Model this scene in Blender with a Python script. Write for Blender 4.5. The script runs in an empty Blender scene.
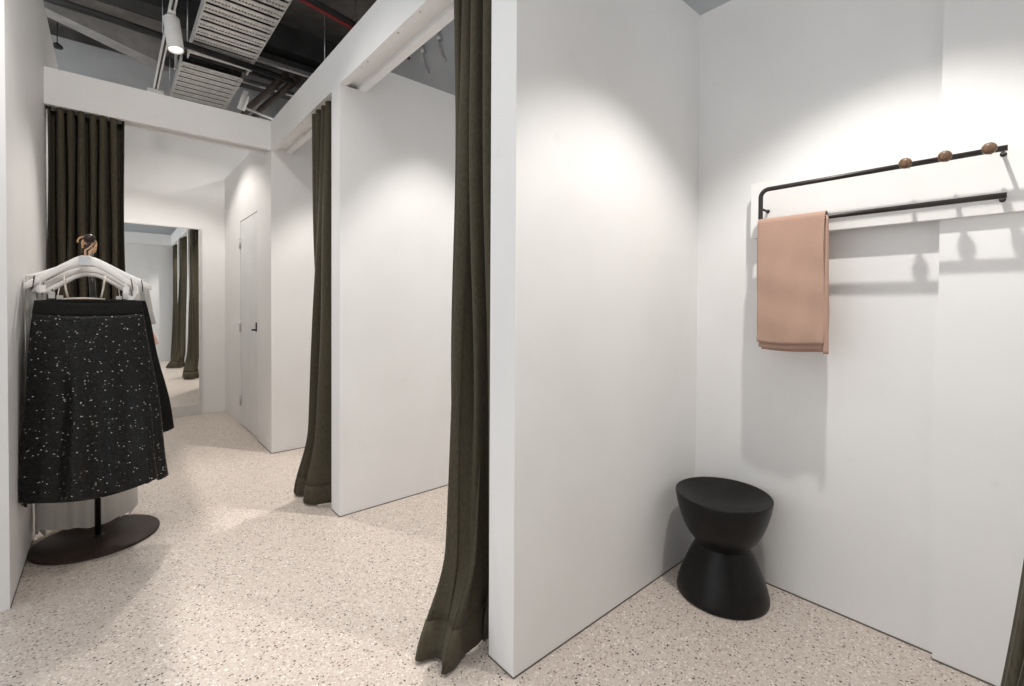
import bpy, math, random
from mathutils import Vector, Matrix
random.seed(7)
sc = bpy.context.scene
COL = sc.collection
PI = math.pi

# ------------------------------------------------------------------ helpers
class MB:
    """collects geometry, builds ONE mesh object"""
    def __init__(self): self.v = []; self.f = []; self.s = []
    def add(self, vs, fs, smooth=False):
        o = len(self.v); self.v += [tuple(p) for p in vs]
        for q in fs: self.f.append(tuple(i + o for i in q)); self.s.append(smooth)
        return self
    def box(self, x0, x1, y0, y1, z0, z1):
        vs = [(x, y, z) for z in (z0, z1) for y in (y0, y1) for x in (x0, x1)]
        return self.add(vs, [(0, 2, 3, 1), (4, 5, 7, 6), (0, 1, 5, 4), (2, 6, 7, 3), (0, 4, 6, 2), (1, 3, 7, 5)])
    def bbox(self, x0, x1, y0, y1, z0, z1, b=.004):
        """box with all edges chamfered"""
        import bmesh
        bm = bmesh.new(); bmesh.ops.create_cube(bm, size=1)
        for v in bm.verts: v.co = Vector(((x0+x1)/2+v.co.x*(x1-x0), (y0+y1)/2+v.co.y*(y1-y0), (z0+z1)/2+v.co.z*(z1-z0)))
        bmesh.ops.bevel(bm, geom=list(bm.edges), offset=b, segments=2, affect='EDGES', profile=.7)
        bm.verts.index_update()
        self.add([v.co[:] for v in bm.verts], [[v.index for v in f.verts] for f in bm.faces]); bm.free(); return self
    def prism(self, prof, axis, lo, hi):
        """2D polygon extruded along an axis ('x','y','z'); prof in the two other axes in order"""
        n = len(prof)
        def P(u, v, w): return {'x': (w, u, v), 'y': (u, w, v), 'z': (u, v, w)}[axis]
        vs = [P(u, v, lo) for u, v in prof] + [P(u, v, hi) for u, v in prof]
        fs = [tuple(range(n))[::-1], tuple(range(n, 2*n))] + [(i, (i+1) % n, n+(i+1) % n, n+i) for i in range(n)]
        return self.add(vs, fs)
    def tube(self, pts, r, n=12, cap=True):
        pts = [Vector(p) for p in pts]; m = len(pts); vs = []
        rr = r if isinstance(r, (list, tuple)) else [r]*m
        t0 = (pts[1]-pts[0]).normalized(); up = Vector((0, 0, 1)) if abs(t0.z) < .9 else Vector((1, 0, 0))
        a = t0.cross(up).normalized()
        for i, p in enumerate(pts):
            t = ((pts[min(i+1, m-1)]-p).normalized() + (p-pts[max(i-1, 0)]).normalized()).normalized()
            a = (a - t*a.dot(t)).normalized(); b = t.cross(a)
            vs += [p + (a*math.cos(2*PI*k/n) + b*math.sin(2*PI*k/n))*rr[i] for k in range(n)]
        fs = [(i*n+k, i*n+(k+1) % n, (i+1)*n+(k+1) % n, (i+1)*n+k) for i in range(m-1) for k in range(n)]
        self.add(vs, fs, True)
        if cap: self.add(vs[:n], [tuple(range(n))[::-1]]); self.add(vs[-n:], [tuple(range(n))])
        return self
    def lathe(self, prof, c=(0, 0, 0), n=64, axis=None):
        """prof: (radius, height); closes where radius is 0"""
        M = Matrix.Identity(3)
        if axis is not None: M = Vector((0, 0, 1)).rotation_difference(Vector(axis)).to_matrix()
        vs = []; c = Vector(c)
        for r, h in prof:
            for k in range(n):
                vs.append(c + M @ Vector((max(r, 1e-5)*math.cos(2*PI*k/n), max(r, 1e-5)*math.sin(2*PI*k/n), h)))
        m = len(prof)
        fs = [(i*n+k, i*n+(k+1) % n, (i+1)*n+(k+1) % n, (i+1)*n+k) for i in range(m-1) for k in range(n)]
        return self.add(vs, fs, True)
    def grid(self, rows, closed=False, smooth=True):
        n = len(rows[0]); vs = [p for r in rows for p in r]; e = n if closed else n-1
        fs = [(i*n+k, i*n+(k+1) % n, (i+1)*n+(k+1) % n, (i+1)*n+k) for i in range(len(rows)-1) for k in range(e)]
        return self.add(vs, fs, smooth)
    def build(self, name, mat, parent=None, solid=0, subsurf=0):
        me = bpy.data.meshes.new(name); me.from_pydata(self.v, [], self.f)
        me.polygons.foreach_set('use_smooth', self.s); me.materials.append(mat); me.validate(); me.update()
        import bmesh
        bm = bmesh.new(); bm.from_mesh(me); bmesh.ops.remove_doubles(bm, verts=bm.verts, dist=1e-5)
        bmesh.ops.recalc_face_normals(bm, faces=bm.faces); bm.to_mesh(me); bm.free()
        o = bpy.data.objects.new(name, me); COL.objects.link(o)
        if parent is not None:
            o.parent = parent; o.matrix_parent_inverse = Matrix.Translation(parent.location).inverted() if parent.type == 'EMPTY' else Matrix.Identity(4)
        if solid:
            s = o.modifiers.new('thick', 'SOLIDIFY'); s.thickness = solid; s.offset = 0
        if subsurf:
            s = o.modifiers.new('sub', 'SUBSURF'); s.levels = s.render_levels = subsurf
        return o

def tag(o, label, cat, group=None):
    o['label'] = label; o['category'] = cat
    if group: o['group'] = group
    return o
def thing(name, label, cat, loc, group=None):
    o = bpy.data.objects.new(name, None); COL.objects.link(o); o.location = loc; o.empty_display_size = .1
    bpy.context.view_layer.update()
    return tag(o, label, cat, group)
def struct(name, mb, mat, parent=None):
    o = mb.build(name, mat, parent)
    if parent is None: o['kind'] = 'structure'
    return o

# ------------------------------------------------------------------ materials
def mat(name, col, rough=.5, metal=0., spec=.5):
    m = bpy.data.materials.new(name); m.use_nodes = True
    b = m.node_tree.nodes['Principled BSDF']
    b.inputs['Base Color'].default_value = (*col, 1); b.inputs['Roughness'].default_value = rough
    b.inputs['Metallic'].default_value = metal; b.inputs['Specular IOR Level'].default_value = spec
    return m, m.node_tree, b
def nd(t, kind, **kw):
    n = t.nodes.new(kind)
    for k, v in kw.items(): setattr(n, k, v)
    return n
def ramp(t, fac, stops, interp='LINEAR'):
    r = nd(t, 'ShaderNodeValToRGB'); cr = r.color_ramp; cr.interpolation = interp
    while len(cr.elements) < len(stops): cr.elements.new(.5)
    for e, (p, c) in zip(cr.elements, stops): e.position = p; e.color = (*c, 1)
    t.links.new(fac, r.inputs['Fac']); return r.outputs['Color']
def noise_mat(name, c0, c1, scale, rough=.5, metal=0., bump=0., detail=4, spec=.5, stretch=None, lo=.35, hi=.65):
    m, t, b = mat(name, c0, rough, metal, spec)
    g = nd(t, 'ShaderNodeTexCoord'); n = nd(t, 'ShaderNodeTexNoise'); n.inputs['Scale'].default_value = scale; n.inputs['Detail'].default_value = detail
    src = g.outputs['Object']
    if stretch:
        mp = nd(t, 'ShaderNodeMapping'); mp.inputs['Scale'].default_value = stretch; t.links.new(src, mp.inputs['Vector']); src = mp.outputs['Vector']
    t.links.new(src, n.inputs['Vector'])
    t.links.new(ramp(t, n.outputs['Fac'], [(lo, c0), (hi, c1)]), b.inputs['Base Color'])
    if bump:
        bp = nd(t, 'ShaderNodeBump'); bp.inputs['Strength'].default_value = bump; bp.inputs['Distance'].default_value = .01
        t.links.new(n.outputs['Fac'], bp.inputs['Height']); t.links.new(bp.outputs['Normal'], b.inputs['Normal'])
    return m

M = {}
def wall_mat(name, c0, c1, smudge=(.62, .6, .58), rough=.55):
    m, t, b = mat(name, c0, rough, 0, .3)
    g = nd(t, 'ShaderNodeTexCoord')
    n = nd(t, 'ShaderNodeTexNoise'); n.inputs['Scale'].default_value = 2.2; n.inputs['Detail'].default_value = 5
    t.links.new(g.outputs['Object'], n.inputs['Vector'])
    base = ramp(t, n.outputs['Fac'], [(.35, c0), (.65, c1)])
    n2 = nd(t, 'ShaderNodeTexNoise'); n2.inputs['Scale'].default_value = 7; n2.inputs['Detail'].default_value = 8; n2.inputs['Roughness'].default_value = .7
    t.links.new(g.outputs['Object'], n2.inputs['Vector'])
    fac = ramp(t, n2.outputs['Fac'], [(.63, (0, 0, 0)), (.8, (.45, .45, .45))])
    mx = nd(t, 'ShaderNodeMix', data_type='RGBA'); t.links.new(fac, mx.inputs['Factor']); t.links.new(base, mx.inputs['A']); mx.inputs['B'].default_value = (*smudge, 1)
    t.links.new(mx.outputs['Result'], b.inputs['Base Color'])
    n3 = nd(t, 'ShaderNodeTexNoise'); n3.inputs['Scale'].default_value = 180
    t.links.new(g.outputs['Object'], n3.inputs['Vector'])
    bp = nd(t, 'ShaderNodeBump'); bp.inputs['Strength'].default_value = .08; bp.inputs['Distance'].default_value = .002
    t.links.new(n3.outputs['Fac'], bp.inputs['Height']); t.links.new(bp.outputs['Normal'], b.inputs['Normal'])
    return m
M['wall'] = wall_mat('white wall paint', (.76, .752, .745), (.80, .795, .79))
M['grey_wall'] = wall_mat('grey upper wall paint', (.42, .425, .435), (.48, .485, .49), (.36, .36, .36))
M['joint'] = mat('joint gap shade', (.13, .11, .095), .8)[0]
M['concrete'] = noise_mat('dark soffit concrete', (.10, .09, .083), (.19, .172, .16), 3, .85, bump=.3)
M['beam'] = noise_mat('pale beam concrete', (.36, .35, .34), (.48, .47, .46), 6, .85, bump=.3)
M['duct'] = noise_mat('black duct', (.012, .012, .012), (.03, .029, .028), 5, .6)
M['stool'] = noise_mat('black moulded plastic', (.006, .0055, .0055), (.010, .0095, .0095), 30, .36, bump=.02, spec=.22)
M['rail'] = noise_mat('black powder coat', (.012, .009, .008), (.02, .015, .013), 60, .38)
M['knob'] = noise_mat('bronze brown wood', (.10, .052, .025), (.17, .095, .05), 40, .4, stretch=(1, 6, 1))
M['board'] = noise_mat('white lacquer board', (.76, .745, .735), (.79, .78, .77), 3, .45)
M['base'] = noise_mat('dark brown steel plate', (.030, .019, .016), (.05, .033, .028), 9, .36, spec=.2)
M['pole'] = noise_mat('near black steel', (.010, .009, .009), (.018, .016, .015), 30, .4)
M['gold'] = noise_mat('rose gold wire', (.75, .45, .25), (.85, .56, .36), 30, .25, 1.)
M['hanger'] = noise_mat('white hanger', (.78, .765, .75), (.84, .83, .82), 12, .4)
M['plate'] = mat('silver plate', (.66, .68, .70), .4, .2)[0]
M['clip'] = mat('black clip', (.015, .015, .015), .4)[0]
M['chrome'] = noise_mat('brushed steel', (.5, .5, .5), (.62, .62, .62), 40, .35, 1.)
M['galv'] = noise_mat('galvanised perforated steel', (.6, .59, .565), (.74, .725, .69), 25, .4, .4)
M['galv_dark'] = noise_mat('dark slot steel', (.02, .019, .018), (.04, .038, .036), 25, .6)
M['red'] = noise_mat('red sprinkler pipe paint', (.16, .012, .01), (.22, .018, .014), 20, .5)
M['white_metal'] = noise_mat('white powder coated metal', (.72, .72, .71), (.78, .78, .77), 20, .4)
M['door'] = noise_mat('white door paint', (.70, .70, .70), (.74, .74, .74), 5, .45)
m, t, b = mat('lamp lens', (.9, .88, .85), .3); b.inputs['Emission Color'].default_value = (1, .96, .9, 1); b.inputs['Emission Strength'].default_value = 2.5; M['lens'] = m
M['mirror'] = mat('mirror silver', (.90, .915, .91), .0, 1.)[0]
M['mirror_frame'] = noise_mat('grey mirror frame', (.55, .54, .53), (.6, .59, .58), 12, .4)

def cloth(name, c0, c1, fine=220, rough=.85, bump=.25, sheen=.06, trans=0.):
    m, t, b = mat(name, c0, rough, 0, .2)
    g = nd(t, 'ShaderNodeTexCoord')
    mp = nd(t, 'ShaderNodeMapping'); mp.inputs['Scale'].default_value = (1, 1, .25); t.links.new(g.outputs['Object'], mp.inputs['Vector'])
    n = nd(t, 'ShaderNodeTexNoise'); n.inputs['Scale'].default_value = fine; n.inputs['Detail'].default_value = 3
    t.links.new(mp.outputs['Vector'], n.inputs['Vector'])
    t.links.new(ramp(t, n.outputs['Fac'], [(.3, c0), (.7, c1)]), b.inputs['Base Color'])
    bp = nd(t, 'ShaderNodeBump'); bp.inputs['Strength'].default_value = bump; bp.inputs['Distance'].default_value = .002
    t.links.new(n.outputs['Fac'], bp.inputs['Height']); t.links.new(bp.outputs['Normal'], b.inputs['Normal'])
    b.inputs['Sheen Weight'].default_value = sheen
    if trans:
        tr = nd(t, 'ShaderNodeBsdfTranslucent'); tr.inputs['Color'].default_value = (*c1, 1)
        ms = nd(t, 'ShaderNodeMixShader'); ms.inputs[0].default_value = trans
        t.links.new(b.outputs[0], ms.inputs[1]); t.links.new(tr.outputs[0], ms.inputs[2])
        t.links.new(ms.outputs[0], t.nodes['Material Output'].inputs['Surface'])
    return m
M['olive'] = cloth('olive curtain cloth', (.052, .044, .028), (.08, .069, .046), bump=.15)
M['pink'] = cloth('dusty pink cotton', (.41, .265, .205), (.44, .29, .225), 400, .8, .05)
M['white_cloth'] = cloth('white voile', (.74, .725, .70), (.8, .785, .76), 150, .8, .1, .1, .25)
M['dress'] = cloth('sheer white dress voile', (.84, .83, .81), (.88, .87, .85), 150, .8, .1, .1, .55)
M['cream'] = cloth('cream satin', (.72, .66, .58), (.78, .72, .65), 150, .5, .1)
M['sheer'] = cloth('pale grey crinkled voile', (.56, .55, .53), (.72, .71, .69), 60, .8, .3, .1, .3)
M['blush'] = cloth('blush pink knit', (.72, .45, .36), (.78, .52, .43), 150, .8, .1)
M['black_cloth'] = cloth('matte black cloth', (.006, .006, .006), (.013, .013, .013), 200, .9, .2, .05)

# sequins: every cell is a small disc with its own tilt and gloss
m, t, b = mat('black sequin cloth', (.01, .01, .01), .5)
g = nd(t, 'ShaderNodeTexCoord')
mp = nd(t, 'ShaderNodeMapping'); mp.inputs['Scale'].default_value = (1, .6, 1.25); t.links.new(g.outputs['Object'], mp.inputs['Vector'])
vo = nd(t, 'ShaderNodeTexVoronoi'); vo.inputs['Scale'].default_value = 235; t.links.new(mp.outputs['Vector'], vo.inputs['Vector'])
sp = nd(t, 'ShaderNodeSeparateColor'); t.links.new(vo.outputs['Color'], sp.inputs['Color'])
t.links.new(ramp(t, sp.outputs['Red'], [(0, (.002, .002, .002)), (.5, (.004, .004, .004)), (.85, (.009, .009, .009)), (.965, (.03, .03, .03)), (.987, (.55, .55, .53))], 'CONSTANT'), b.inputs['Base Color'])  # palest cells are glints painted into the base colour
t.links.new(ramp(t, sp.outputs['Green'], [(0, (.25, .25, .25)), (1, (.6, .6, .6))]), b.inputs['Roughness'])
ge = nd(t, 'ShaderNodeNewGeometry'); vm = nd(t, 'ShaderNodeVectorMath', operation='SUBTRACT'); vm.inputs[1].default_value = (.5, .5, .5)
t.links.new(vo.outputs['Color'], vm.inputs[0])
vs = nd(t, 'ShaderNodeVectorMath', operation='SCALE'); vs.inputs['Scale'].default_value = .5; t.links.new(vm.outputs[0], vs.inputs[0])
va = nd(t, 'ShaderNodeVectorMath', operation='ADD'); t.links.new(ge.outputs['Normal'], va.inputs[0]); t.links.new(vs.outputs[0], va.inputs[1])
vn = nd(t, 'ShaderNodeVectorMath', operation='NORMALIZE'); t.links.new(va.outputs[0], vn.inputs[0]); t.links.new(vn.outputs[0], b.inputs['Normal'])
b.inputs['Specular IOR Level'].default_value = .32
M['sequin'] = m

# terrazzo
m, t, b = mat('terrazzo', (.5, .45, .4), .38, 0, .4)
g = nd(t, 'ShaderNodeTexCoord'); src = g.outputs['Object']
wn = nd(t, 'ShaderNodeTexNoise'); wn.inputs['Scale'].default_value = 60; t.links.new(src, wn.inputs['Vector'])
wv = nd(t, 'ShaderNodeVectorMath', operation='SCALE'); wv.inputs['Scale'].default_value = .012; t.links.new(wn.outputs['Color'], wv.inputs[0])
wa = nd(t, 'ShaderNodeVectorMath', operation='ADD'); t.links.new(src, wa.inputs[0]); t.links.new(wv.outputs[0], wa.inputs[1])
def chips(scale):
    v = nd(t, 'ShaderNodeTexVoronoi'); v.voronoi_dimensions = '2D'; v.inputs['Scale'].default_value = scale; t.links.new(wa.outputs[0], v.inputs['Vector'])
    s = nd(t, 'ShaderNodeSeparateColor'); t.links.new(v.outputs['Color'], s.inputs['Color']); return v, s
v1, s1 = chips(210)
base = ramp(t, s1.outputs['Red'], [(0, (.40, .335, .29)), (.08, (.53, .455, .40)), (.4, (.58, .505, .45)), (.7, (.55, .49, .445)), (.88, (.70, .64, .59)), (.975, (.24, .19, .165))], 'CONSTANT')
v2, s2 = chips(85)
sz = nd(t, 'ShaderNodeMath', operation='LESS_THAN'); t.links.new(v2.outputs['Distance'], sz.inputs[0]); sz.inputs[1].default_value = .30
rr = nd(t, 'ShaderNodeMath', operation='GREATER_THAN'); t.links.new(s2.outputs['Green'], rr.inputs[0]); rr.inputs[1].default_value = .86
mu = nd(t, 'ShaderNodeMath', operation='MULTIPLY'); t.links.new(sz.outputs[0], mu.inputs[0]); t.links.new(rr.outputs[0], mu.inputs[1])
cc = ramp(t, s2.outputs['Blue'], [(0, (.075, .06, .052)), (.35, (.20, .16, .135)), (.6, (.34, .27, .22)), (.72, (.78, .72, .66))], 'CONSTANT')
mx = nd(t, 'ShaderNodeMix', data_type='RGBA'); t.links.new(mu.outputs[0], mx.inputs['Factor']); t.links.new(base, mx.inputs['A']); t.links.new(cc, mx.inputs['B'])
t.links.new(mx.outputs['Result'], b.inputs['Base Color'])
M['terrazzo'] = m

# ------------------------------------------------------------------ layout (metres; corridor runs along +Y, cabins open towards +X)
A, Y1, T, Y2, Y3, XB = .966, 1.111, .129, 2.614, 4.089, 2.134
HZ, TZ, LW, YM, LY = 2.434, 2.662, -.303, 6.084, 2.665
W = .15                       # header depth
PT = 2.60                     # partition top
YB = -.263                    # wall behind the camera
STEP, YS = .033, .237

struct('floor', MB().box(-3, 3.4, -.8, 7, -.1, 0), M['terrazzo'])
# partitions: notched at the front under the header
def partition(y0, y1, name, x1=XB):
    prof = [(A, 0), (x1, 0), (x1, PT), (A+W, PT), (A+W, HZ), (A, HZ)]
    return struct(name, MB().prism(prof, 'y', y0, y1), M['wall'])
partition(Y1, Y1+T, 'wall_partition')
partition(Y2, Y2+T, 'wall_partition')
partition(Y3, Y3+T, 'wall_partition')
partition(YB-T, YB, 'wall_partition')
# right wall with the stepped boxing in front of it
struct('wall_right', MB().box(XB, XB+.12, YB-T, YM+.12, 0, PT), M['wall'])
struct('wall_right_boxing', MB().box(XB-STEP, XB, YB, YS, 0, PT), M['wall'])
struct('wall_right_upper', MB().box(XB, XB+.12, YB-T, YM+.12, PT, 3.56), M['grey_wall'])
# left wall (ends beside the garment stand), far wall behind the mirror, wall behind the camera
struct('wall_left', MB().box(LW-T, LW, LY, YM, 0, 3.06), M['wall'])
struct('wall_far', MB().box(-1.6, XB, YM, YM+.12, 0, 3.02), M['wall'])
struct('wall_far_upper', MB().box(-1.6, XB, YM, YM+.12, 3.02, 3.68), M['grey_wall'])
struct('wall_back', MB().box(-1.8, A, YB-T, YB, 0, TZ), M['wall'])
struct('wall_back_upper', MB().box(-1.8, 3.3, YB-T-.02, YB-.02, TZ, 3.6), M['grey_wall'])
# door wall between the last cabin and the mirror room
D0, D1, DZ = 4.56, 5.27, 2.02
struct('wall_door', MB().box(A, A+.12, Y3+T, D0, 0, PT).box(A, A+.12, D1, YM, 0, PT).box(A, A+.12, D0, D1, DZ, PT), M['wall'])
# headers: front board, back board, recessed top with the curtain track slot
def hdr(name, axis, c0, lo, hi):
    pr = [(c0, HZ), (c0+.04, HZ), (c0+.04, HZ+.025), (c0+W-.042, HZ+.025), (c0+W-.042, HZ), (c0+W, HZ), (c0+W, TZ), (c0, TZ)]
    return struct(name, MB().prism(pr, axis, lo, hi), M['wall'])
hdr('header_beam', 'y', A, YB-T, Y3)
hdr('header_beam', 'x', Y3, LW, A)
struct('header_beam', MB().box(A, A+W, Y3, Y3+T, HZ, TZ), M['wall'])
struct('header_beam', MB().box(-1.8, A, YB, YB+.12, HZ, TZ), M['wall'])
# screw fixings of the header soffit
sf = MB()
for y in (1.75, 1.95, 2.35, 3.35, 3.62, 2.28): sf.lathe([(0, 0), (.005, 0), (.005, .004), (0, .004)], (A+.018, y, HZ-.003), 10)
struct('header_screw_caps', sf, M['chrome'])
# dark strips standing in for the shadow gap where walls meet the floor
def joint(n, x0, x1, y0, y1): struct('gap_shade_%d' % n, MB().box(x0, x1, y0, y1, 0, .005), M['joint'])
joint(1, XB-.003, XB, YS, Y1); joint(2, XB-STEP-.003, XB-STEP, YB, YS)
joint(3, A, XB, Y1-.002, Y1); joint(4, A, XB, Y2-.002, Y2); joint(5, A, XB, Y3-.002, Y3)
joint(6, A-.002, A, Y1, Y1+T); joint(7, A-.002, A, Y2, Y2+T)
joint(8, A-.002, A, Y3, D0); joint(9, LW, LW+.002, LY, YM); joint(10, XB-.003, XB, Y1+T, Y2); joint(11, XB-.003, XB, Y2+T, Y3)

# door
d = MB().bbox(A+.004, A+.044, D0+.004, D1-.004, .012, DZ-.004, .003).build('door_1', M['door']); d['kind'] = 'structure'
for z in (.25, .98, 1.80):
    h = MB().tube([(A-.003, D1-.003, z-.05), (A-.003, D1-.003, z+.05)], .008, 10)
    for k in (-.035, 0, .035): h.tube([(A-.003, D1-.003, z+k-.003), (A-.003, D1-.003, z+k+.003)], .0095, 10)
    h.bbox(A+.000, A+.008, D1-.035, D1+.0, z-.05, z+.05, .001)
    h.build('hinge', M['chrome'], d)
hd = MB().bbox(A-.003, A+.008, D0+.035, D0+.065, .96, 1.04, .002); hd.tube([(A+.0, D0+.05, .975), (A-.022, D0+.05, .975), (A-.025, D0+.053, .975), (A-.025, D0+.085, .975)], .008, 10)
hd.build('door_handle', M['clip'], d)
struct('gap_shade_12', MB().box(A+.066, A+.12, D0, D1, 0, .012), M['joint'])  # dark strip standing in for the shaded gap under the door

# ------------------------------------------------------------------ curtains
def smooth(t): t = max(0, min(1, t)); return t*t*(3-2*t)
def spline(pts, n):
    """Catmull-Rom through 2D points, n samples"""
    P = [Vector(p) for p in pts]; m = len(P)-1; out = []
    for i in range(n):
        s = i/(n-1)*m; k = min(int(s), m-1); u = s-k
        p0, p1, p2, p3 = P[max(k-1, 0)], P[k], P[k+1], P[min(k+2, m)]
        out.append(.5*((2*p1) + (p2-p0)*u + (2*p0-5*p1+4*p2-p3)*u*u + (3*p1-p0-3*p2+p3)*u**3))
    return out
def curtain(label, top, bot, z1, kick=2.2, low=.55, c1=.45, z0=.012, hem=.10, n=240, lv=70, wig=.008, rip=.013, rf=9, seed=0, z0f=None):
    """cloth whose plan view is the path top at the track and bot at the hem"""
    rnd = random.Random(seed); ph = [rnd.uniform(0, 6.28) for _ in range(6)]
    tp, bt = spline(top, n), spline(bot, n); rows = []
    for k in range(1, n-1):
        tg = (bt[k+1]-bt[k-1]); tg = tg.normalized() if tg.length > 1e-6 else Vector((1, 0))
        bt[k] = bt[k] + Vector((-tg.y, tg.x))*rip*math.sin(k/(n-1)*PI*2*rf)*math.sin(PI*k/(n-1))
    c = sum((Vector((p.x, p.y)) for p in tp), Vector((0, 0)))/n
    root = thing('curtain', label, 'curtain', (c.x, c.y, 0), 'olive curtains of the fitting rooms')
    for i in range(lv+1):
        s = i/lv; row = []
        for k in range(n):
            u = k/(n-1); zb = z0 if z0f is None else z0f(u)
            z = z1 + (zb-z1)*s
            w = c1*max(0, 1 - z/kick)**1.15 + (1-c1)*smooth(1 - z/low)**1.4
            p = tp[k].lerp(bt[k], w)
            q = wig*smooth(1-abs(2*s-1)*.8)
            x = p.x + q*math.sin(9*u*6.28*.35 + 2.2*s*3 + ph[0]) + q*.6*math.sin(5*s+ph[1]+4*u)
            y = p.y + q*math.sin(7*u*6.28*.4 - 3*s*2 + ph[2])
            row.append((x, y, z))
        rows.append(row)
    cut = int(lv*(1-hem/z1))
    MB().grid(rows[:cut+1]).build('drape', M['olive'], root, solid=.004)
    MB().grid(rows[cut:]).build('hem', M['olive'], root, solid=.006)
    MB().grid([[(p[0], p[1], z1+.02) for p in rows[0]], [(p[0], p[1], z1-.0) for p in rows[0]]]).build('heading_tape', M['olive'], root, solid=.006)
    return root
def folds(a, b, nf, amp, seed=0, perp=None):
    rnd = random.Random(seed); a = Vector(a); b = Vector(b); d = b-a; pn = Vector((-d.y, d.x)).normalized() if perp is None else Vector(perp)
    out = []
    sp = 1/(2*nf)
    for i in range(2*nf+1):
        f = i*sp + (rnd.uniform(-.2, .2)*sp if 0 < i < 2*nf else 0)
        am = amp*(1 if i % 2 else -1)*rnd.uniform(.7, 1.08)
        for dl in ((-.48, .48) if 0 < i < 2*nf else (0,)):
            out.append(a + d*(f+dl*sp) + pn*am*rnd.uniform(.92, 1.05))
    return out
XC = A+.075
ZT = HZ+.012
curtain('olive curtain bunched against the nearest free-standing white partition, hem kicked out over the floor',
        folds((XC-.003, 1.266), (XC-.003, 1.535), 4, .055, 1),
        [(1.02, 1.262), (1.06, 1.285), (.99, 1.30), (1.03, 1.33), (.93, 1.29), (.80, 1.262), (.83, 1.32), (.765, 1.375), (.90, 1.43), (1.0, 1.45), (.93, 1.50)],
        ZT, kick=2.45, low=.36, c1=.50, rip=.006, seed=3)
curtain('olive curtain hanging behind the second white partition, tucked hem on the floor',
        folds((XC-.003, 2.768), (XC-.003, 3.19), 5, .052, 2),
        [(1.03, 2.765), (1.06, 2.79), (.97, 2.82), (.865, 2.90), (.90, 3.0), (.865, 3.1), (.90, 3.18), (.99, 3.19), (1.0, 3.12), (1.06, 3.10), (1.05, 3.02)],
        ZT, kick=2.5, low=.5, c1=.6, rip=.009, seed=5)
curtain('olive curtain edge at the right border of the view, beside the boxed-out wall',
        folds((XC, -.245), (XC, -.02), 5, .04, 4),
        [(1.06, -.24), (.97, -.22), (1.04, -.16), (.95, -.10), (1.03, -.05), (.97, -.01), (1.04, .10), (1.0, .125), (1.06, .11), (1.05, .03)],
        ZT, kick=1.6, low=.9, c1=.8, seed=6)
YC = Y3+.075
curtain('olive curtain under the cross header behind the garment stand',
        folds((LW+.012, YC), (.074, YC), 7, .05, 8),
        folds((LW+.012, YC), (.074, YC), 7, .058, 9), ZT, kick=2.3, c1=1., rip=0, seed=7, n=300)

# ------------------------------------------------------------------ stool
SX, SY, SH = 1.923, .879, .421
out = [(.0, .004), (.150, .004), (.170, .001), (.1765, .003), (.179, .010), (.1785, .022), (.170, .055), (.157, .090), (.143, .125), (.129, .158), (.115, .188), (.104, .206), (.1015, .212),
       (.103, .217), (.115, .230), (.135, .255), (.152, .284), (.164, .315), (.1735, .345), (.181, .375), (.1858, .400), (.1876, .414), (.1870, .4195), (.1845, .421), (.1815, .4195),
       (.16, .405), (.12, .386), (.07, .373), (.03, .369), (.0, .369)]
st = thing('stool', 'black hourglass stool with dished round top standing in the cabin corner', 'stool', (SX, SY, 0))
MB().lathe(out[:13], (SX, SY, 0), 96).build('base', M['stool'], st)
MB().lathe(out[12:], (SX, SY, 0), 96).build('seat', M['stool'], st)

# ------------------------------------------------------------------ wall rack
RX = XB-.135
PEGS = (.307, .211, .114)
bz0, bz1, BT = 1.496, 1.728, .059
rk = thing('coat_rack', 'white wall board with double black rail and three brown pegs', 'coat rack', (XB, .4, bz0))
MB().bbox(XB-BT, XB-.0335, -.2, .842, bz0, bz1, .002).build('backboard', M['board'], rk)
# spacers behind the board where the wall sits further back
for q in (YS+.02, .72): MB().box(XB-.034, XB, q, q+.06, bz0+.06, bz1-.05).build('spacer', M['board'], rk)
zu, zl, yl, yr, rr_ = 1.677, 1.537, .772, .078, .0088
def arc(c, r, a0, a1, n=8): return [(RX, c[0]+r*math.cos(a0+(a1-a0)*i/n), c[1]+r*math.sin(a0+(a1-a0)*i/n)) for i in range(n+1)]
cr = .03
path = [(RX, yr, zu)] + arc((yl-cr, zu-cr), cr, PI/2, 0) + arc((yl-cr, zl+cr), cr, 0, -PI/2) + [(RX, yr, zl)]
MB().tube(path, rr_, 14).build('rail', M['rail'], rk)
for y, z in ((yr+.012, zu), (yr+.012, zl), (yl, (zu+zl)/2-.005)):
    MB().tube([(RX, y, z), (XB-BT+.001, y, z)], .005, 10).lathe([(0, 0), (.008, 0), (.008, .003), (0, .003)], (XB-BT-.002, y, z), 16, axis=(1, 0, 0)).build('bracket', M['rail'], rk)
for y in PEGS:
    k = MB().lathe([(0, -.058), (.009, -.0575), (.0145, -.055), (.017, -.050), (.0175, -.044), (.016, -.038), (.011, -.032), (.007, -.026), (.0055, -.014), (.005, .014), (.0, .014)], (RX, y, zu-.004), 24, axis=(1, 0, 0))
    k.build('peg', M['knob'], rk)

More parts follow.
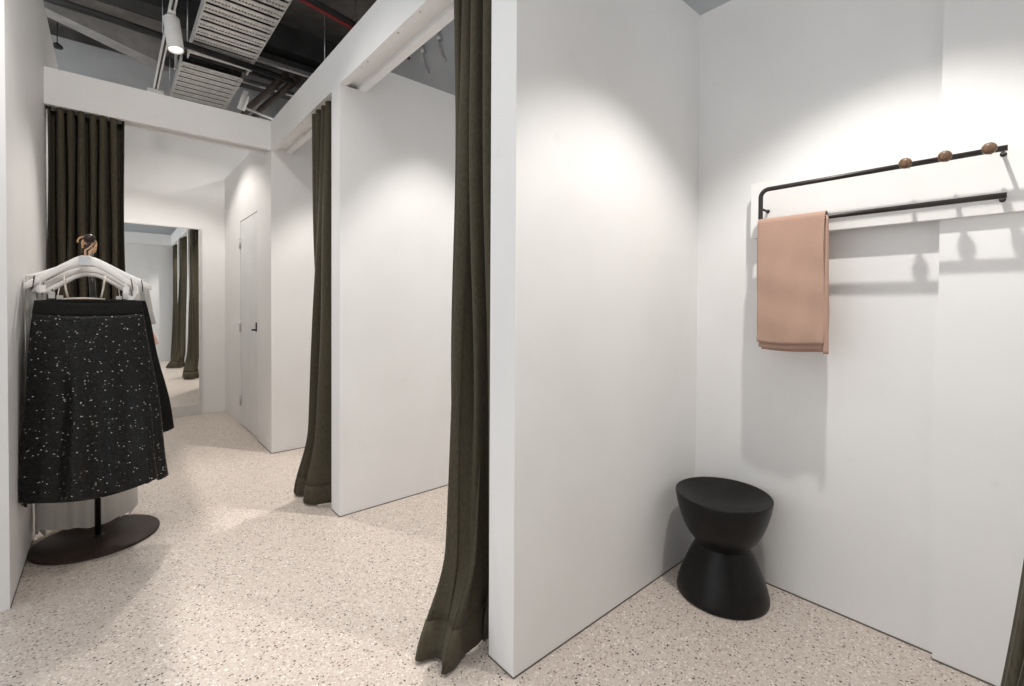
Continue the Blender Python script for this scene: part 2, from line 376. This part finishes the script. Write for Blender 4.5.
# folded towel-like garment on the lower rail
def draped_cloth():
    root = thing('folded_cloth', 'dusty pink folded cloth draped over the lower black rail', 'cloth', (RX, .655, 1.02))
    def sheet(y0, y1, zf, zb, off, name, seed, top_r):
        rnd = random.Random(seed); ph = [rnd.uniform(0, 6.28) for _ in range(5)]
        rows = []; prof = []
        nf = 46
        for i in range(nf+1): prof.append((-top_r-off, zf+(zl-zf)*i/nf))
        for i in range(1, 10): a = PI-PI*i/10; prof.append(((top_r+off)*math.cos(a), zl+(top_r+off)*math.sin(a)))
        for i in range(nf+1): prof.append((top_r+off, zl+(zb-zl)*i/nf))
        for dx, z in prof:
            row = []; h = max(0, zl-z)
            for k in range(37):
                u = k/36; y = y0+(y1-y0)*u - .012*h
                side = -1 if dx < 0 else 1
                x = RX + dx + side*(.012*h) - .05*h + .0045*min(1, h*5)*math.sin(u*7+ph[0]+h*3) + .0025*min(1, h*6)*math.sin(u*15+ph[1]-h*14) + .002*math.sin(h*38+ph[2]+u*3)*min(1, h*4)
                row.append((x, y + .003*math.sin(h*11+ph[3]), z - .004*math.sin(u*4+ph[4])*min(1, h*2)))
            rows.append(row)
        return MB().grid(rows).build(name, M['pink'], root, solid=.003)
    sheet(.54, .768, 1.042, 1.06, .0, 'inner_fold', 2, .0095)
    sheet(.537, .772, 1.062, 1.03, .012, 'outer_fold', 2, .0095)
    # folded edge along the right-hand side
    rows = []
    for i in range(40):
        z = 1.03+(zl-1.03)*i/39; h = zl-z; row = []
        for k in range(13):
            a = -PI/2+PI*k/12
            row.append((RX-.006-.062*h + .010*math.sin(a)*1.0, .537-.012*h-.010*math.cos(a)*(.5+.8*min(1, h*2)), z))
        rows.append(row)
    MB().grid(rows).build('folded_edge', M['pink'], root, solid=.003)
draped_cloth()

# ------------------------------------------------------------------ garment stand, hangers and clothes
GX, GY, AZ = -.055, 3.18, 1.497
AX = lambda y: .0017 - .0257*y
gs = thing('garment_stand', 'dark brown garment stand with round floor plate and short hanging arm', 'garment stand', (GX, GY, 0))
MB().lathe([(0, 0), (.247, 0), (.2505, .003), (.2505, .009), (.247, .012), (0, .012)], (GX, GY, 0), 96).build('base', M['base'], gs)
MB().tube([(GX, GY, .012), (GX, GY, 1.0), (AX(GY), GY, AZ)], .0125, 20).lathe([(0, .012), (.024, .012), (.024, .018), (0.0125, .02)], (GX, GY, 0), 24).build('pole', M['pole'], gs)
MB().tube([(AX(GY+.26), GY+.26, AZ), (AX(2.90), 2.90, AZ)], .0095, 16).build('arm', M['base'], gs)
MB().lathe([(0, -.022), (.010, -.0205), (.0175, -.014), (.0215, -.004), (.0215, .005), (.017, .014), (.01, .019), (0, .02)], (AX(2.895), 2.895, AZ), 28, axis=(0, 1, 0)).build('end_knob', M['base'], gs)

def hanger(y, rz, dz, label, w=.225, clips=True, plate=False, drop=1., dx=0.):
    root = thing('clothes_hanger', label, 'hanger', (AX(y)+dx, y, AZ), 'white hangers on the garment stand')
    b = MB()
    zc = -.098 + dz
    # arched body: bevelled bar following the shoulder line
    sec = []
    N = 32
    for i in range(N+1):
        u = -1+2*i/N; au = abs(u)
        x = w*u; z = zc - drop*(.075*max(0, (au-.08)/.92)**1.1 + .028*smooth((au-.08)/.92))
        th = .0085 + .004*au; hh = .0175 - .001*au + .006*(1-smooth(au*3))
        if au > .96: th *= .7; hh *= .75
        yy = .03*au*au
        ring = []
        for k in range(12):
            a = 2*PI*k/12; ca, sa = math.cos(a), math.sin(a)
            ring.append((x, yy + th*math.copysign(abs(ca)**.6, ca), z + hh*math.copysign(abs(sa)**.6, sa)))
        sec.append(ring)
    b.grid(sec, closed=True); b.add(sec[0], [tuple(range(12))]); b.add(sec[-1], [tuple(range(12))])
    parts = [b.build('body', M['hanger'], None)]
    hk = [(0, 0, zc+.015), (0, 0, -.045)]
    hk += [(.024*math.sin(a), 0, -.0125 + .024*math.cos(a)*-1) for a in [i*PI/10 for i in range(0, 17)]]
    hk = [(0, 0, zc+.012), (0, 0, -.05), (.012, 0, -.040), (.022, 0, -.027)] + [(.025*math.cos(a), 0, -.0125 + .025*math.sin(a)) for a in [-.35+i*(PI+.5)/12 for i in range(13)]]
    parts.append(MB().tube(hk, .0036, 8).build('hook', M['gold'], None))
    if plate: parts.append(MB().bbox(-.022, .020, -.014, -.007, zc-.022, zc+.019, .003).build('plate', M['plate'], None))
    if clips:
        for sx in (-1, 1):
            for q in (0, 1):
                cx = sx*(w-.035-.022*q)
                c = MB().tube([(cx, .012, zc-.075), (cx+sx*.004, .006, zc-.105), (cx+sx*.006, 0, zc-.135)], .002, 6)
                if q: c.bbox(cx-.009, cx+.013, -.008, .010, zc-.15, zc-.118, .002)
                parts.append(c.build('clip', M['clip'] if q == 0 else M['hanger'], None))
    for o in parts: o.parent = root
    root.rotation_euler = (0, 0, rz)
    return root
hanger(2.935, .05, .0, 'white hanger nearest the front knob, silver plate at its centre, carrying the sequin skirt', plate=True, w=.198, drop=1.22, dx=-.014)
hanger(2.99, -.16, -.002, 'white hanger second from the front knob, its right tip sticking out furthest', w=.226, drop=1.12)
hanger(3.06, .16, -.026, 'white hanger in the middle of the stand arm, low arms behind the second one', w=.19, drop=1.1)
hanger(3.13, -.06, -.042, 'white hanger fourth from the front knob, its arm showing below the front ones', w=.165)
hanger(3.235, .14, .008, 'rearmost white hanger, its left tip touching the white wall', w=.228, clips=False, drop=.9)

def garment(name, label, cat, y, zt, zb, top, bot, dt, db, nf, amp, m, seed, pw=1., shear=0., hem=.02, lv=60, n=240, parts=None, group=None, solid=.003, dip=.012, wall=LW+.012, neck=0.):
    """closed flattened tube of cloth: top/bot = (x_left, x_right)"""
    rnd = random.Random(seed); ph = [rnd.uniform(0, 6.28) for _ in range(8)]
    root = thing(name, label, cat, ((top[0]+top[1])/2, y, zb), group); rows = []
    for i in range(lv+1):
        s = i/lv; w = s**pw; row = []
        xl = top[0]+(bot[0]-top[0])*w; xr = top[1]+(bot[1]-top[1])*w
        cx, hw, dp = (xl+xr)/2, (xr-xl)/2, dt+(db-dt)*w
        for k in range(n):
            a = 2*PI*k/n; ca, sa = math.cos(a), math.sin(a)
            e = math.copysign(abs(sa)**.8, sa)
            f = math.sin(nf*a+ph[0]+.5*math.sin(2*a+ph[1])+.4*s)*(.9+.25*math.sin(2*a+ph[5])+.2*math.sin(3*a+ph[6]))*.5 + .5*math.sin((nf//2+1)*a+ph[2]+.6*s)
            g = 1 + amp*f*smooth(s*1.35)
            x = cx + hw*ca*(1+.12*amp*f*smooth(s*1.3)) + .004*math.sin(9*s+ph[3])
            yy = y + dp*e*g + shear*s + amp*.05*f*smooth(s)
            z = zt + (zb-zt)*s
            z -= neck*(1-abs(ca)**5)*(1-s)**3
            z += (-dip*(1-ca*ca)*(1 if sa < 0 else -.6))*(1-s) + hem*s**3*(f*.5 + .5*math.sin(3*a+ph[4]))
            row.append((max(x, wall + .0025*math.sin(11*s+a*7)), yy, z))
        rows.append(row)
    cut = max(2, int(lv*.07)) if parts else 0
    if parts:
        MB().grid(rows[:cut+1], closed=True).build(parts, M['black_cloth'] if m in (M['sequin'], M['black_cloth']) else m, root, solid=.005)
    MB().grid(rows[cut:], closed=True).build('drape' if cat != 'skirt' else 'skirt_panel', m, root, solid=solid)
    return root, rows
SK = 'black skirts on the garment stand'
garment('skirt', 'black sequin skirt hanging in front on the garment stand, pale glints painted all over', 'skirt', 2.92, 1.213, .330, (-.250, .108), (-.300, .213), .022, .10, 11, .75, M['sequin'], 11, pw=.8, hem=.024, wall=LW+.005, parts='waistband', group=SK)
garment('skirt', 'shorter plain black skirt peeking out on the right behind the sequin skirt', 'skirt', 3.06, 1.216, .545, (-.245, .128), (-.285, .252), .02, .05, 7, .35, M['black_cloth'], 12, pw=.9, hem=.03, parts='waistband', group=SK)
r, _ = garment('camisole', 'cream camisole with thin straps showing above the black waistbands', 'top', 3.0, 1.224, .80, (-.165, -.02), (-.22, .06), .014, .022, 6, .3, M['cream'], 13, dip=.01)
for x0, x1 in ((-.15, -.165), (-.035, -.02)):
    MB().tube([(x0, 3.0, 1.228), ((x0+x1)/2, 3.01, 1.27), (x1, 3.03, 1.335)], .004, 8).build('strap', M['cream'], r)
r, _ = garment('blouse', 'white blouse hanging by the left wall with pale crinkled sleeves', 'blouse', 3.17, 1.335, .62, (-.285, .135), (-.285, .13), .018, .03, 7, .35, M['white_cloth'], 14, neck=.16)
def sleeve(p, m, root):
    rows = []
    for i, (x, y, z, rx, ry) in enumerate(p):
        rows.append([(max(LW+.008, x+rx*math.cos(a)*(1+.18*math.sin(5*a+i))), y+ry*math.sin(a)*(1+.2*math.sin(4*a+.7*i)), z) for a in [2*PI*k/32 for k in range(32)]])
    MB().grid(rows, closed=True).build('sleeve', m, root, solid=.002, subsurf=1)
sleeve([(-.27+.002*i, 3.10-.008*i+.01*math.sin(i), 1.33-.075*i, .028+.004*math.sin(i*1.3), .03+.004*i) for i in range(12)], M['sheer'], r)
sleeve([(.13+.004*i, 3.16, 1.30-.03*i, .016+.001*i, .02) for i in range(8)], M['sheer'], r)
garment('knit_top', 'blush pink knit top, one corner peeking out right of the black skirts', 'top', 3.225, 1.205, .985, (-.18, .10), (-.2, .20), .015, .03, 5, .25, M['blush'], 15, hem=.01)
garment('dress', 'long white dress behind the stand pole, hem brushing the round floor plate', 'dress', 3.315, 1.20, .058, (-.255, .085), (-.292, .095), .016, .075, 15, 1.0, M['dress'], 16, hem=.028, solid=0)

# ------------------------------------------------------------------ mirror
mr = thing('mirror', 'tall mirror with narrow grey frame standing against the far wall', 'mirror', (.24, YM, 0))
mx0, mx1, mz1 = -.25, .735, 2.018
MB().box(mx0+.018, mx1-.018, YM-.026, YM-.004, .115, mz1-.012).build('glass', M['mirror'], mr)
fr = MB().bbox(mx0, mx1, YM-.036, YM-.001, .0, .115, .003).bbox(mx0, mx1, YM-.032, YM-.001, mz1-.012, mz1, .002)
fr.bbox(mx0, mx0+.018, YM-.032, YM-.001, .115, mz1-.012, .002).bbox(mx1-.018, mx1, YM-.032, YM-.001, .115, mz1-.012, .002)
fr.build('frame', M['mirror_frame'], mr)

# ------------------------------------------------------------------ ceiling and services
struct('ceiling', MB().box(-1.8, 3.3, .6, 6.9, 4.0, 4.15), M['concrete'])
struct('wall_end', MB().box(-1.8, 3.3, 6.6, 6.75, 3.0, 4.0), M['concrete'])
struct('ceiling_beam', MB().prism([(-.42, 5.42), (.315, 5.846), (.42, 5.91), (.42, 6.08), (.271, 6.025), (-.42, 5.575)], 'z', 3.62, 3.9), M['beam'])
struct('ceiling_beam', MB().box(-1.0, 2.3, 5.3, 5.55, 3.75, 4.0), M['concrete'])
struct('wall_right_bulkhead', MB().box(XB+.02, XB+.12, .6, YM, 3.56, 4.0), M['concrete'])
dk = MB().bbox(-.9, 2.1, 4.80, 5.02, 3.62, 3.86, .01); tag(dk.build('air_duct', M['duct']), 'black air duct crossing high above the cable trays', 'duct')

def tray(label, x0, x1, y0, y1, z, pitch, m):
    root = thing('cable_tray', label, 'cable tray', ((x0+x1)/2, (y0+y1)/2, z), 'perforated cable trays above the corridor')
    # ribbed, perforated floor built as slats with rows of slots between them
    b = MB(); n = int((y1-y0)/pitch); k = 22; w_ = (x1-x0)/k
    for i in range(n):
        ya = y0+i*pitch
        b.box(x0, x1, ya, ya+.34*pitch, z-.012, z-.008)
        for j in range(k): b.box(x0+j*w_, x0+(j+.5)*w_, ya+.34*pitch, ya+.52*pitch, z-.012, z-.008)
        b.box(x0, x1, ya+.52*pitch, ya+.76*pitch, z-.012, z-.008)
        b.box(x0, x1, ya+.74*pitch, ya+.76*pitch, z-.012, z+.012)
    b.build('perforated_floor', m, root)
    for xx in (x0, x1): MB().box(xx-.004, xx+.004, y0, y1, z-.014, z+.07).build('side_rail', m, root)
    MB().box(x0+.01, x1-.01, y0, y1, z+.03, z+.06).build('cable_bundle', M['galv_dark'], root)
    for yy in (y0+.25, y1-.12):
        for xx in (x0-.012, x1+.012): MB().tube([(xx, yy, z-.02), (xx, yy, 4.0)], .005, 8).build('threaded_rod', M['chrome'], root)
    return root
tray('wide ribbed steel cable tray nearest, above the right header', .50, .94, 2.5, 4.83, 3.3, .125, M['galv'])
tray('smaller ribbed steel cable tray further back beside the spotlight', .47, .93, 4.93, 5.95, 3.3, .115, M['galv'])
tag(MB().tube([(-.6, 4.45, 3.257), (.0, 4.48, 3.257), (1.275, 4.60, 3.257)], .026, 16).build('conduit', M['duct']), 'thick black conduit crossing beneath the wide cable tray', 'pipe')
tag(MB().tube([(.36, 4.87, 3.35), (.45, 4.875, 3.35), (.98, 4.885, 3.35), (1.2, 4.89, 3.35)], .020, 14).build('conduit', M['duct']), 'thin black conduit in the gap between the two cable trays', 'pipe')
for i, (xx, lab) in enumerate(((1.06, 'brown-black cable running back beyond the white spotlight, left one of the pair'), (1.16, 'brown-black cable running back beyond the white spotlight, right one of the pair'))):
    tag(MB().tube([(xx+.14, 4.55, 3.28), (xx+.10, 4.9, 3.26), (xx+.03, 5.4, 3.24), (xx, 6.05, 3.22)], .03, 12).build('cable', M['base']), lab, 'cable', 'cables behind the white spotlight')
tag(MB().tube([(.98, 5.3, 3.17), (1.30, 5.42, 3.16), (XB, 5.6, 3.16)], [.012, .012, .012], 12).build('pipe', M['white_metal']), 'short white pipe end crossing the two dark cables', 'pipe')
for i, (y, lab) in enumerate(((4.75, 'silver strut channel nearer the white header, behind the cables'), (5.25, 'silver strut channel further back among the cables'))):
    tag(MB().bbox(.97, XB, y, y+.04, 3.42-.02*i, 3.46-.02*i, .003).build('strut_channel', M['chrome']), lab, 'channel', 'strut channels')
tag(MB().bbox(1.0, XB, 4.92, 5.2, 3.47, 3.6, .01).build('junction_box', M['galv_dark']), 'dark grey metal box behind the cables near the header corner', 'box')
tag(MB().tube([(.75, 3.66, 3.5), (1.516, 3.828, 3.5), (2.1, 3.94, 3.5)], .014, 12).build('sprinkler_pipe', M['red']), 'thin red sprinkler pipe along the dark soffit', 'pipe')
tag(MB().tube([(.75, 3.70, 3.56), (1.516, 3.87, 3.56), (2.1, 3.98, 3.56)], .03, 12).build('conduit', M['duct']), 'dark pipe running right beside the red sprinkler pipe', 'pipe')
for i, (x, y, lab) in enumerate(((1.42, 4.2, 'thin hanging rod left above the white corridor header'), (1.62, 4.02, 'thin hanging rod right above the white corridor header'), (.40, 4.65, 'thin hanging rod right of the white track spotlight'))):
    tag(MB().tube([(x, y, 3.1), (x, y, 4.0)], .005, 8).lathe([(0, 0), (.011, 0), (.011, .012), (0, .012)], (x, y, 3.09), 10).build('threaded_rod', M['chrome']), lab, 'rod', 'hanging rods')

# light track along the corridor and its spotlights
tr_ = thing('light_track', 'white light track with dark slot running along the corridor ceiling', 'light track', (.325, 3.7, 3.2))
xx = .322
b = MB().prism([(xx-.018, 3.19), (xx-.007, 3.19), (xx-.007, 3.205), (xx+.007, 3.205), (xx+.007, 3.19), (xx+.018, 3.19), (xx+.018, 3.222), (xx-.018, 3.222)], 'y', -.2, 5.5)
b.build('rail', M['white_metal'], tr_)
MB().box(xx-.0068, xx+.0068, -.2, 5.5, 3.196, 3.204).build('slot', M['galv_dark'], tr_)
MB().bbox(xx-.06, xx+.06, 5.46, 5.60, 3.165, 3.19, .004).lathe([(0, 0), (.02, 0), (.02, .03), (0, .03)], (xx, 5.5, 3.185), 16).build('end_feed', M['white_metal'], tr_)
for y in (1.6, 3.2, 4.68): MB().tube([(xx, y, 3.22), (xx, y, 4.0)], .003, 6).build('suspension_wire', M['chrome'], tr_)

def spot_fixture(label, top, direction, L=.20, R=.05, group='white spotlights'):
    root = thing('spotlight', label, 'spotlight', top, group)
    d = Vector(direction).normalized(); t0 = Vector(top)
    c0 = t0 + Vector((0, 0, -.045)) - d*.02
    M3 = c0 + d*L
    MB().tube([t0, t0+Vector((0, 0, -.05))], .012, 12).bbox(t0.x-.02, t0.x+.02, t0.y-.05, t0.y+.05, t0.z-.018, t0.z, .003).build('stem', M['white_metal'], root)
    MB().lathe([(0, 0), (R*.8, 0), (R, .012), (R, L-.004), (R*.94, L), (R*.86, L-.004), (R*.84, L-.02)], c0, 32, axis=d).build('housing', M['white_metal'], root)
    MB().lathe([(0, L-.02), (R*.84, L-.02)], c0, 32, axis=d).build('lens', M['lens'], root)
    return c0 + d*(L+.02)
tipA = spot_fixture('white cylinder spotlight hanging from the corridor light track', (xx, 3.98, 3.19), (.10, -.16, -1), .235, .048)
tipB = spot_fixture('small white spotlight beside the far cable tray', (.99, 5.15, 3.26), (-.25, .35, -1), .15, .034)
# small black hanging lamp by the left wall
hl = thing('pendant_lamp', 'tiny black lamp hung near the top of the left wall', 'lamp', (-.33, 5.75, 3.42))
pz = 3.475; px_, py_ = -.345, 5.80
MB().tube([(px_, py_, pz+.0), (px_, py_, pz+.12), (px_+.01, py_, 4.0)], .004, 8).build('cord', M['clip'], hl)
MB().lathe([(0, .03), (.012, .03), (.038, .005), (.040, -.005), (.035, -.012), (0, -.012)], (px_, py_, pz), 24).build('lamp_shade', M['clip'], hl)
# brackets on the upper grey wall of the second cabin
for y, lab in ((3.72, 'thin grey hook with cable above the second partition, left'), (3.45, 'thin grey hook with white tip above the second partition, right')):
    hk = thing('wall_hook', lab, 'hook', (XB, y, 3.4), 'hooks on the grey upper wall')
    MB().tube([(XB-.02, y, 3.56), (XB-.03, y, 3.47), (XB-.02, y-.05, 3.33), (XB-.003, y-.09, 3.26)], .010, 10).build('rod', M['beam'], hk)
    MB().lathe([(0, 0), (.016, .003), (.018, .015), (.01, .028), (0, .03)], (XB-.03, y-.02, 3.46), 14).build('tip', M['white_metal'], hk)

# ------------------------------------------------------------------ lights
def spot(name, loc, target, power, ang, blend=.6, size=.03, col=(1, .955, .90)):
    l = bpy.data.lights.new(name, 'SPOT'); l.energy = power; l.spot_size = math.radians(ang); l.spot_blend = blend; l.shadow_soft_size = size; l.color = col
    o = bpy.data.objects.new(name, l); COL.objects.link(o); o.location = loc
    o.rotation_euler = (Vector(target)-Vector(loc)).to_track_quat('-Z', 'Y').to_euler(); return o
DOWN = Vector((0, 0, -1))
def down(name, loc, power, ang=86, blend=.45, aim=(0, 0)): spot(name, loc, Vector(loc)+DOWN+Vector((*aim, 0)), power, ang, blend, .025)
down('cabin_spot', (1.41, .36, 2.70), 84, 98, .45)
down('cabin_spot', (1.50, 1.95, 3.40), 200, 57, .38)
down('cabin_spot', (1.40, 3.40, 3.40), 190, 57, .38)
spot('corridor_spot', tipA, tipA + Vector((.0, -.45, -1)), 100, 72, .6, .04)
down('corridor_spot', (.30, 2.2, 3.1), 42, 110, .8)
down('corridor_spot', (.30, .9, 3.1), 14, 110, .8)
spot('corridor_spot', (.25, 1.5, 3.12), (-.12, 4.0, 1.9), 62, 74, .8, .06)  # fill light added without a fixture, brightens cross header and left wall
spot('far_spot', (1.85, 5.25, 3.05), (.5, 6.0, 2.6), 17, 120, .7, .04)
spot('far_spot', tipB, (.4, 5.8, .6), 18, 120, .7, .03)
down('far_spot', (.2, 5.0, 2.95), 55, 122, .35)  # added downlight without a fixture, lifts the far wall and door wall

w = bpy.data.worlds.new('ambient fill'); sc.world = w; w.use_nodes = True  # even fill added all round, enters where roof and left side stay open
w.node_tree.nodes['Background'].inputs['Color'].default_value = (.93, .97, 1.0, 1)
w.node_tree.nodes['Background'].inputs['Strength'].default_value = 1.3

# ------------------------------------------------------------------ camera
cam = bpy.data.cameras.new('camera'); co = bpy.data.objects.new('camera', cam); COL.objects.link(co); sc.camera = co
F, CX, CY = 462.893, 517.782, 312.135
cam.sensor_fit = 'HORIZONTAL'; cam.sensor_width = 36; cam.lens = F/1024*36; cam.shift_x = -(CX-512)/1024; cam.shift_y = -(343-CY)/1024
cam.clip_start = .02
ya, pa, ra = [math.radians(v) for v in (41.322, -.776, .309)]
fw = Vector((math.sin(ya)*math.cos(pa), math.cos(ya)*math.cos(pa), math.sin(pa)))
rt = Vector((math.cos(ya), -math.sin(ya), 0)); up = rt.cross(fw)
r2 = rt*math.cos(ra)+up*math.sin(ra); u2 = -rt*math.sin(ra)+up*math.cos(ra)
co.matrix_world = Matrix((r2, u2, -fw)).transposed().to_4x4()
co.location = (0, 0, 1.2)

sc.view_settings.view_transform = 'Standard'; sc.view_settings.look = 'None'
sc.view_settings.gamma = 1; sc.view_settings.use_curve_mapping = False
sc.view_settings.exposure = .08
sc.cycles.max_bounces = 10; sc.cycles.diffuse_bounces = 6; sc.cycles.use_denoising = True
